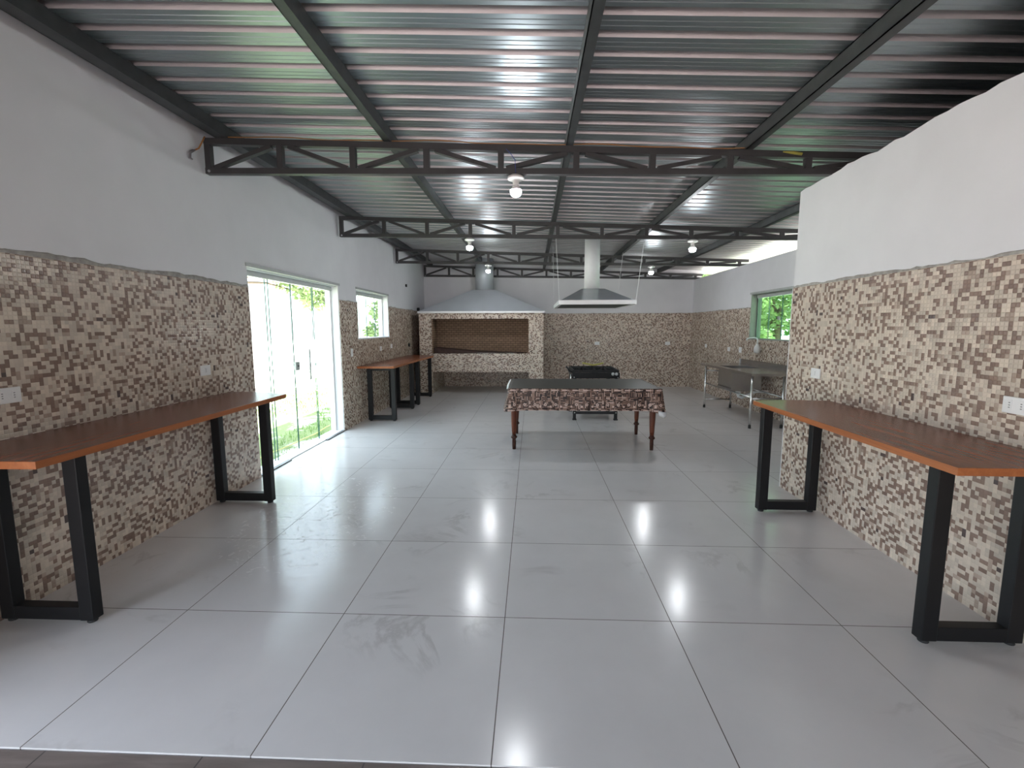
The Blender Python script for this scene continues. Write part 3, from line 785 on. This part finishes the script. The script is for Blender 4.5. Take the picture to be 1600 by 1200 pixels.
b = MB()
lo = [(HX0 + .02, HY0 + .02), (HX1 - .02, HY0 + .02), (HX1 - .02, HY1 - .02), (HX0 + .02, HY1 - .02)]
hi = [(dcx - aw, dcy - aw), (dcx + aw, dcy - aw), (dcx + aw, dcy + aw), (dcx - aw, dcy + aw)]
A = [(x, y, HZ1 - .005) for x, y in lo]; B = [(x, y, 2.208) for x, y in hi]
A2 = [(x * .985 + dcx * .015, y * .985 + dcy * .015, HZ1 - .005) for x, y in lo]; B2 = [(x, y, 2.198) for x, y in hi]
b.grid([A, B], close=True, smooth=False); b.bm.faces.new([b.bm.verts.new(p) for p in B])
b.build('canopy', M['hood_steel'], t)
b = MB(); b.grid([A2, B2], close=True, smooth=False); b.bm.faces.new([b.bm.verts.new(p) for p in B2]); b.build('canopy_lining', M['hood_in'], t)
b = MB(); b.lathe([(dr, 2.205), (dr, zr(dcx) - .004)], (dcx, dcy, 0), 40); b.build('duct', M['duct'], t)
for (x, y), (x2, y2) in (((HX0 + .01, HY0 + .02), (.36, 7.62)), ((HX0 + .01, HY1 - .02), (.40, 9.38)), ((HX1 - .01, HY0 + .02), (1.77, 7.64)), ((HX1 - .01, HY1 - .02), (1.76, 9.38))):
    b = MB(); b.tube([(x, y, HZ1 - .02), (x2, y2, zr(x2) - .004)], .0035, 6); b.build('hanger_wire', M['duct'], t)

# ------------------------------------------------------------------ barbecue
BX0, BX1, BY0, BY1 = -2.625, .262, 10.88, YF - .004
NX0, NX1 = -2.335, -.08
t = thing('barbecue_grill', (-1.18, 11.6, 0), 'large tiled masonry barbecue with steel hood and chimney against the end wall', 'barbecue')
b = MB(); D = .012
b.box(BX0, NX0, BY0, BY1, 0, 1.88); b.build('side_pillar', M['mosaic'], t)
b = MB(); b.box(NX1, BX1, BY0, BY1, 0, 1.88); b.build('side_pillar', M['mosaic'], t)
b = MB(); b.box(NX0 + .001, NX1 - .001, BY0 + .001, BY1, .52, .948); b.build('fire_shelf', M['mosaic'], t)
b = MB(); b.box(NX0 + .001, NX1 - .001, BY0 + .001, BY0 + .2, 1.752, 1.879); b.build('lintel', M['mosaic'], t)
b = MB(); b.box(NX0 + .001, NX1 - .001, BY1 - .05, BY1 - .001, 0, .519); b.build('niche_back', M['mosaic'], t)
b = MB(); b.box(NX0 + .001, NX1 - .001, BY0 + .5, BY0 + .56, .949, 1.90); b.box(NX0 + .001, NX0 + .02, BY0 + .03, BY0 + .5, .949, 1.751); b.box(NX1 - .02, NX1 - .001, BY0 + .03, BY0 + .5, .949, 1.751)
b.build('firebrick_lining', M['brick'], t)
b = MB(); zb0, zb1 = 1.881, 1.925
b.box(BX0 - .02, BX1 + .03, BY0 - .05, BY0 - .03, zb0, zb1); b.box(BX0 - .02, BX1 + .03, BY0 - .03, BY0 + .1, zb0, zb0 + .006); b.box(BX1 + .012, BX1 + .03, BY0 - .03, BY1, zb0, zb1); b.box(BX0 - .02, BX0 - .002, BY0 - .03, BY1, zb0, zb1)
b.build('hood_rim', M['hood_rim'], t)
b = MB(); ccx, ccy, cr, caz = -1.155, 11.55, .222, 2.445
A = [(BX0 - .02, BY0 - .045, zb1 - .004), (BX1 + .03, BY0 - .045, zb1 - .004), (BX1 + .03, BY1, zb1 - .004), (BX0 - .02, BY1, zb1 - .004)]
hw = .27
B = [(ccx - hw, ccy - .24, caz), (ccx + hw, ccy - .24, caz), (ccx + hw, ccy + .24, caz), (ccx - hw, ccy + .24, caz)]
b.grid([A, B], close=True, smooth=False); b.bm.faces.new([b.bm.verts.new(p) for p in B]); b.build('hood', M['hood'], t)
b = MB(); b.lathe([(cr, caz - .002), (cr, zr(ccx) - .004)], (ccx, ccy, 0), 40); b.build('chimney', M['hood'], t)
# rusty sheet lying in the fire box
b = MB(); yb = BY0 + .30
b.extrude([(NX0 + .04, .950), (-.2, .950), (-.2, .962), (-1.32, 1.0), (NX0 + .04, 1.088)], 1, BY0 + .08, BY0 + .45)
tag(b.build('rusty_sheet', M['rust'], origin=(-1.2, BY0 + .25, .95)), 'dark rusty metal sheet sloping along the floor of the barbecue fire box', 'metal sheet')
b = MB(); b.tube([(-1.65, BY0 + .05, .957), (-1.0, BY0 + .04, .957), (-.35, BY0 + .05, .957)], .006, 8)
tag(b.build('steel_rod', M['stainless_tube'], origin=(-1.0, BY0 + .05, .95)), 'thin steel rod on the front edge of the barbecue fire box', 'rod')

# ------------------------------------------------------------------ sink bench
KX0, KX1, KY0, KY1, KZ = 3.31, XF - .012, 7.18, 9.36, .85
BX_0, BX_1, BY_0, BY_1 = 3.42, 3.91, 8.14, 8.70
t = thing('sink_bench', (3.7, 8.3, 0), 'stainless steel sink bench below the green window', 'sink')
b = MB()
b.box(KX0, BX_0, KY0, KY1, KZ - .04, KZ); b.box(BX_1, KX1, KY0, KY1, KZ - .04, KZ); b.box(BX_0, BX_1, KY0, BY_0, KZ - .04, KZ); b.box(BX_0, BX_1, BY_1, KY1, KZ - .04, KZ)
b.build('bench_top', M['stainless'], t)
b = MB(); zb_ = .455
b.box(BX_0 - .006, BX_0, BY_0 - .006, BY_1 + .006, zb_, KZ - .041); b.box(BX_1, BX_1 + .006, BY_0 - .006, BY_1 + .006, zb_, KZ - .041); b.box(BX_0, BX_1, BY_0 - .006, BY_0, zb_, KZ - .041); b.box(BX_0, BX_1, BY_1, BY_1 + .006, zb_, KZ - .041); b.box(BX_0, BX_1, BY_0, BY_1, zb_, zb_ + .006)
b.box(3.765, 3.785, BY_0, BY_1, zb_ + .006, KZ - .03)
b.build('basin', M['stainless'], t)
b = MB(); b.box(KX1 - .03, KX1, KY0, KY1 + .0, KZ + .001, KZ + .085); b.build('backsplash', M['stainless'], t)
b = MB(); b.box(KX1 - .045, KX1 + .0, KY1 + .001, KY1 + .01, KZ, KZ + .085); b.build('splash_end_cap', M['plastic'], t)
for x, y in ((3.345, 7.235), (3.345, 9.15), (3.83, 9.13), (3.83, 7.255)):
    l = MB(); l.tube([(x, y, .03), (x, y, KZ - .04)], .019, 14); lo_ = l.build('leg', M['stainless_tube'], t)
    l = MB(); l.lathe([(.018, 0), (.021, .004), (.020, .05), (.017, .055)], (x, y, 0), 14); l.build('foot', M['rubber'], lo_)
for a, c_ in (((3.345, 7.235, .48), (3.345, 9.15, .48)), ((3.345, 9.15, .165), (3.83, 9.13, .165)), ((3.345, 7.235, .46), (3.83, 7.255, .46)), ((3.83, 7.255, .48), (3.83, 9.13, .48)), ((3.345, 9.15, .72), (3.83, 9.13, .72))):
    l = MB(); l.tube([a, c_], .013, 10); l.build('brace', M['stainless'], t)
l = MB(); l.tube([(3.65, 8.4, .455), (3.65, 8.4, .38), (3.66, 8.4, .325), (3.72, 8.4, .305), (3.78, 8.4, .34), (3.9, 8.28, .43), (4.08, 8.2, .44)], .024, 12); l.build('drain_pipe', M['plastic'], t)
l = MB(); l.lathe([(.03, .37), (.042, .375), (.042, .45), (.03, .454)], (3.65, 8.4, 0), 16); l.build('drain_trap', M['plastic'], t)

t = thing('wall_tap', (XF, 8.62, 1.15), 'white plastic electric tap on the wall under the green window', 'tap')
b = MB(); b.tube([(XF, 8.62, 1.15), (XF - .05, 8.62, 1.15)], .02, 12); b.build('wall_joint', M['plastic'], t)
b = MB(); b.lathe([(.02, 1.08), (.045, 1.085), (.055, 1.11), (.055, 1.17), (.045, 1.20), (.025, 1.235), (.02, 1.25)], (XF - .08, 8.62, 0), 24); b.build('heater_body', M['plastic'], t)
b = MB(); b.tube([(XF - .08, 8.62, 1.24), (XF - .08, 8.62, 1.31), (XF - .10, 8.62, 1.345), (XF - .14, 8.62, 1.36), (XF - .22, 8.62, 1.355), (XF - .265, 8.62, 1.34), (XF - .275, 8.62, 1.31)], [.015, .014, .014, .014, .014, .015, .015], 12); b.build('spout', M['plastic'], t)

# ------------------------------------------------------------------ outside
def crown(bmb, c, r, n, size, rnd, squash=.85):
    for _ in range(n):
        while True:
            p = Vector((rnd.uniform(-1, 1), rnd.uniform(-1, 1), rnd.uniform(-1, 1)))
            if p.length <= 1 and p.length > .35: break
        p = Vector((p.x * r, p.y * r, p.z * r * squash)) + Vector(c)
        d = Vector((rnd.uniform(-1, 1), rnd.uniform(-1, 1), rnd.uniform(-.9, .3))).normalized(); s = d.cross(Vector((rnd.uniform(-1, 1), rnd.uniform(-1, 1), rnd.uniform(-1, 1)))).normalized()
        L = size * rnd.uniform(.7, 1.3); w_ = L * .28
        v = [bmb.bm.verts.new(q) for q in (p, p + d * L * .45 + s * w_, p + d * L, p + d * L * .45 - s * w_)]
        bmb.bm.faces.new(v)
def tree(loc, blobs, trunk_h, tr, leaf, label, seed, size=.22, name='leafy_tree'):
    rnd = random.Random(seed)
    t = thing(name, (loc[0], loc[1], -.13), label, 'tree', 'trees outside the building')
    b = MB(); base_ = Vector((loc[0], loc[1], -.13)); topp = base_ + Vector((.15, .1, trunk_h))
    b.tube([base_, base_ + Vector((.03, .02, trunk_h * .4)), topp], [tr * 1.2, tr, tr * .75], 9)
    for (bx, by, bz, br, n) in blobs:
        b.tube([topp - Vector((0, 0, .2)), (topp + Vector((loc[0] + bx, loc[1] + by, bz))) * .5 + Vector((0, 0, .1)), Vector((loc[0] + bx, loc[1] + by, bz))], [tr * .6, tr * .4, tr * .15], 6)
    b.build('trunk', M['trunk'], t)
    c = MB()
    for (bx, by, bz, br, n) in blobs: crown(c, (loc[0] + bx, loc[1] + by, bz), br, n, size, rnd)
    o = c.build('crown', M[leaf], t, recalc=False)
    return t
# beyond the glass door
tree((-11.6, 17.2), [(1.6, .9, 4.3, .9, 420), (2.1, 1.2, 3.5, .6, 240), (1.2, .7, 5.2, .9, 300), (2.5, 1.7, 2.9, .45, 120)], 3.6, .12, 'leaf_a', 'drooping green branches seen through the second pane of the glass door', 31, .26)
tree((-9.2, 21.5), [(0, 0, 3.6, .9, 360), (.6, .2, 4.4, .8, 300), (-.9, .3, 2.9, .6, 200), (.2, 0, 5.2, .8, 260)], 2.6, .07, 'leaf_a', 'slim green tree seen through the last pane of the glass door', 37, .28)
tree((-8.7, 27.6), [(0, 0, 2.6, .9, 380), (.3, .3, 3.8, .7, 300), (-.6, 0, 1.4, .6, 200), (.4, 0, 4.6, .6, 160)], 2.0, .08, 'leaf_b', 'dark green tree seen through the white framed window', 41, .28)
# beyond the green window
tree((10.3, 20.4), [(0, 0, 2.6, 1.5, 1200), (.8, .5, 4.2, 1.6, 1000), (-1.0, -.3, 3.6, 1.3, 800), (-.9, .5, 1.0, 1.1, 600)], 2.2, .16, 'leaf_a', 'bright green leafy tree filling the middle of the sink window', 51, .26)
tree((7.6, 18.3), [(0, 0, 2.6, 1.3, 900), (-.3, .3, 4.2, 1.3, 800), (.3, 0, 1.0, 1.1, 700)], 2.0, .14, 'leaf_a', 'leafy tree at the far jamb side of the sink window', 57, .26)
tree((13.6, 18.6), [(0, 0, 3.0, 1.8, 1200), (.6, 0, 4.8, 1.5, 900), (-.5, 0, 1.1, 1.3, 800)], 2.4, .16, 'leaf_b', 'mid green tree at the partition side of the sink window', 61, .28)
tree((13.0, 28.5), [(-2, 0, 2.5, 2.4, 1300), (1.2, 0, 3.2, 2.6, 1300), (-3.6, 0, 4.0, 2.2, 1100), (3.6, -1, 2.4, 2.4, 1000)], 3.0, .2, 'leaf_c', 'broad dark tree behind the others outside the sink window', 67, .36)

# yellow line lying on the lawn by the glass door
pts = [(-3.45 - .12 * math.sin(i * .5) * .3, 4.9 + i * .22, -.105 + .006 * math.sin(i * 1.7)) for i in range(14)]
b = MB(); b.tube(pts, .007, 6)
tag(b.build('garden_hose', M['rope'], origin=(-3.45, 6.2, -.12)), 'thin yellow hose lying on the grass outside the glass door', 'hose')
rnd = random.Random(5); b = MB()
for _ in range(9000):
    x = rnd.uniform(-6.4, -3.1); y = rnd.uniform(4.4, 13.5)
    if abs(x + 3.45) < .06: continue
    if math.sin(x * 2.1 + 1.0) + math.sin(y * 1.3 + x) < -.1 and x < -3.9: continue
    a = rnd.uniform(0, 2 * PI); L = rnd.uniform(.03, .075); dx, dy = math.cos(a) * .006, math.sin(a) * .006
    v = [b.bm.verts.new(q) for q in ((x - dx, y - dy, -.13), (x + dx, y + dy, -.13), (x + rnd.uniform(-.03, .03), y + rnd.uniform(-.03, .03), -.13 + L))]
    b.bm.faces.new(v)
tag(b.build('lawn_grass', M['blade'], recalc=False), 'short green grass growing outside the glass door', 'grass', kind='stuff')

# ------------------------------------------------------------------ light
wd_ = bpy.data.worlds.new('sky'); SC.world = wd_; wd_.use_nodes = True
nt = wd_.node_tree; bg = nt.nodes['Background']
sky = nt.nodes.new('ShaderNodeTexSky'); sky.sky_type = 'NISHITA'; sky.sun_disc = False
sky.sun_elevation = math.radians(72); sky.sun_rotation = math.radians(80); sky.air_density = 1.0; sky.dust_density = 3.0; sky.ozone_density = 1.0
hz = nt.nodes.new('ShaderNodeMix'); hz.data_type = 'RGBA'; hz.inputs[0].default_value = .6; hz.inputs[7].default_value = (4.75, 5.0, 5.35, 1)
nt.links.new(sky.outputs[0], hz.inputs[6]); nt.links.new(hz.outputs[2], bg.inputs[0]); bg.inputs[1].default_value = SKY = .16
sun = bpy.data.lights.new('sun', 'SUN'); sun.energy = 5.0; sun.angle = math.radians(.6); sun.color = (1, .98, .95)
so = bpy.data.objects.new('sun', sun); COL.objects.link(so)
d = Vector((.27, .06, 1.0)).normalized()
so.rotation_euler = d.to_track_quat('Z', 'Y').to_euler()

# ------------------------------------------------------------------ camera
f, pit, yaw, roll = 732.95, .1198, .0428, -.0024
cam = bpy.data.cameras.new('camera'); cam.sensor_width = 36; cam.sensor_fit = 'HORIZONTAL'; cam.lens = f / 1600 * 36; cam.clip_start = .05; cam.clip_end = 300
co = bpy.data.objects.new('camera', cam); COL.objects.link(co)
right = Vector((math.cos(yaw), math.sin(yaw), 0)); fw0 = Vector((-math.sin(yaw), math.cos(yaw), 0))
fwd = fw0 * math.cos(pit) - Vector((0, 0, 1)) * math.sin(pit); up = fw0 * math.sin(pit) + Vector((0, 0, 1)) * math.cos(pit)
r2 = right * math.cos(roll) + up * math.sin(roll); u2 = up * math.cos(roll) - right * math.sin(roll)
mt = Matrix((r2, u2, -fwd)).transposed().to_4x4(); mt.translation = (0, 0, 1.55)
co.matrix_world = mt
SC.camera = co

vs = SC.view_settings; SC.display_settings.display_device = 'sRGB'
vs.view_transform = 'Standard'; vs.look = 'None'; vs.gamma = 1; vs.use_curve_mapping = False
vs.exposure = 3.05
cy = SC.cycles
cy.use_denoising = True
cy.max_bounces = 12; cy.diffuse_bounces = 6; cy.glossy_bounces = 6; cy.transparent_max_bounces = 16
cy.sample_clamp_indirect = 12
cy.caustics_reflective = False; cy.caustics_refractive = False
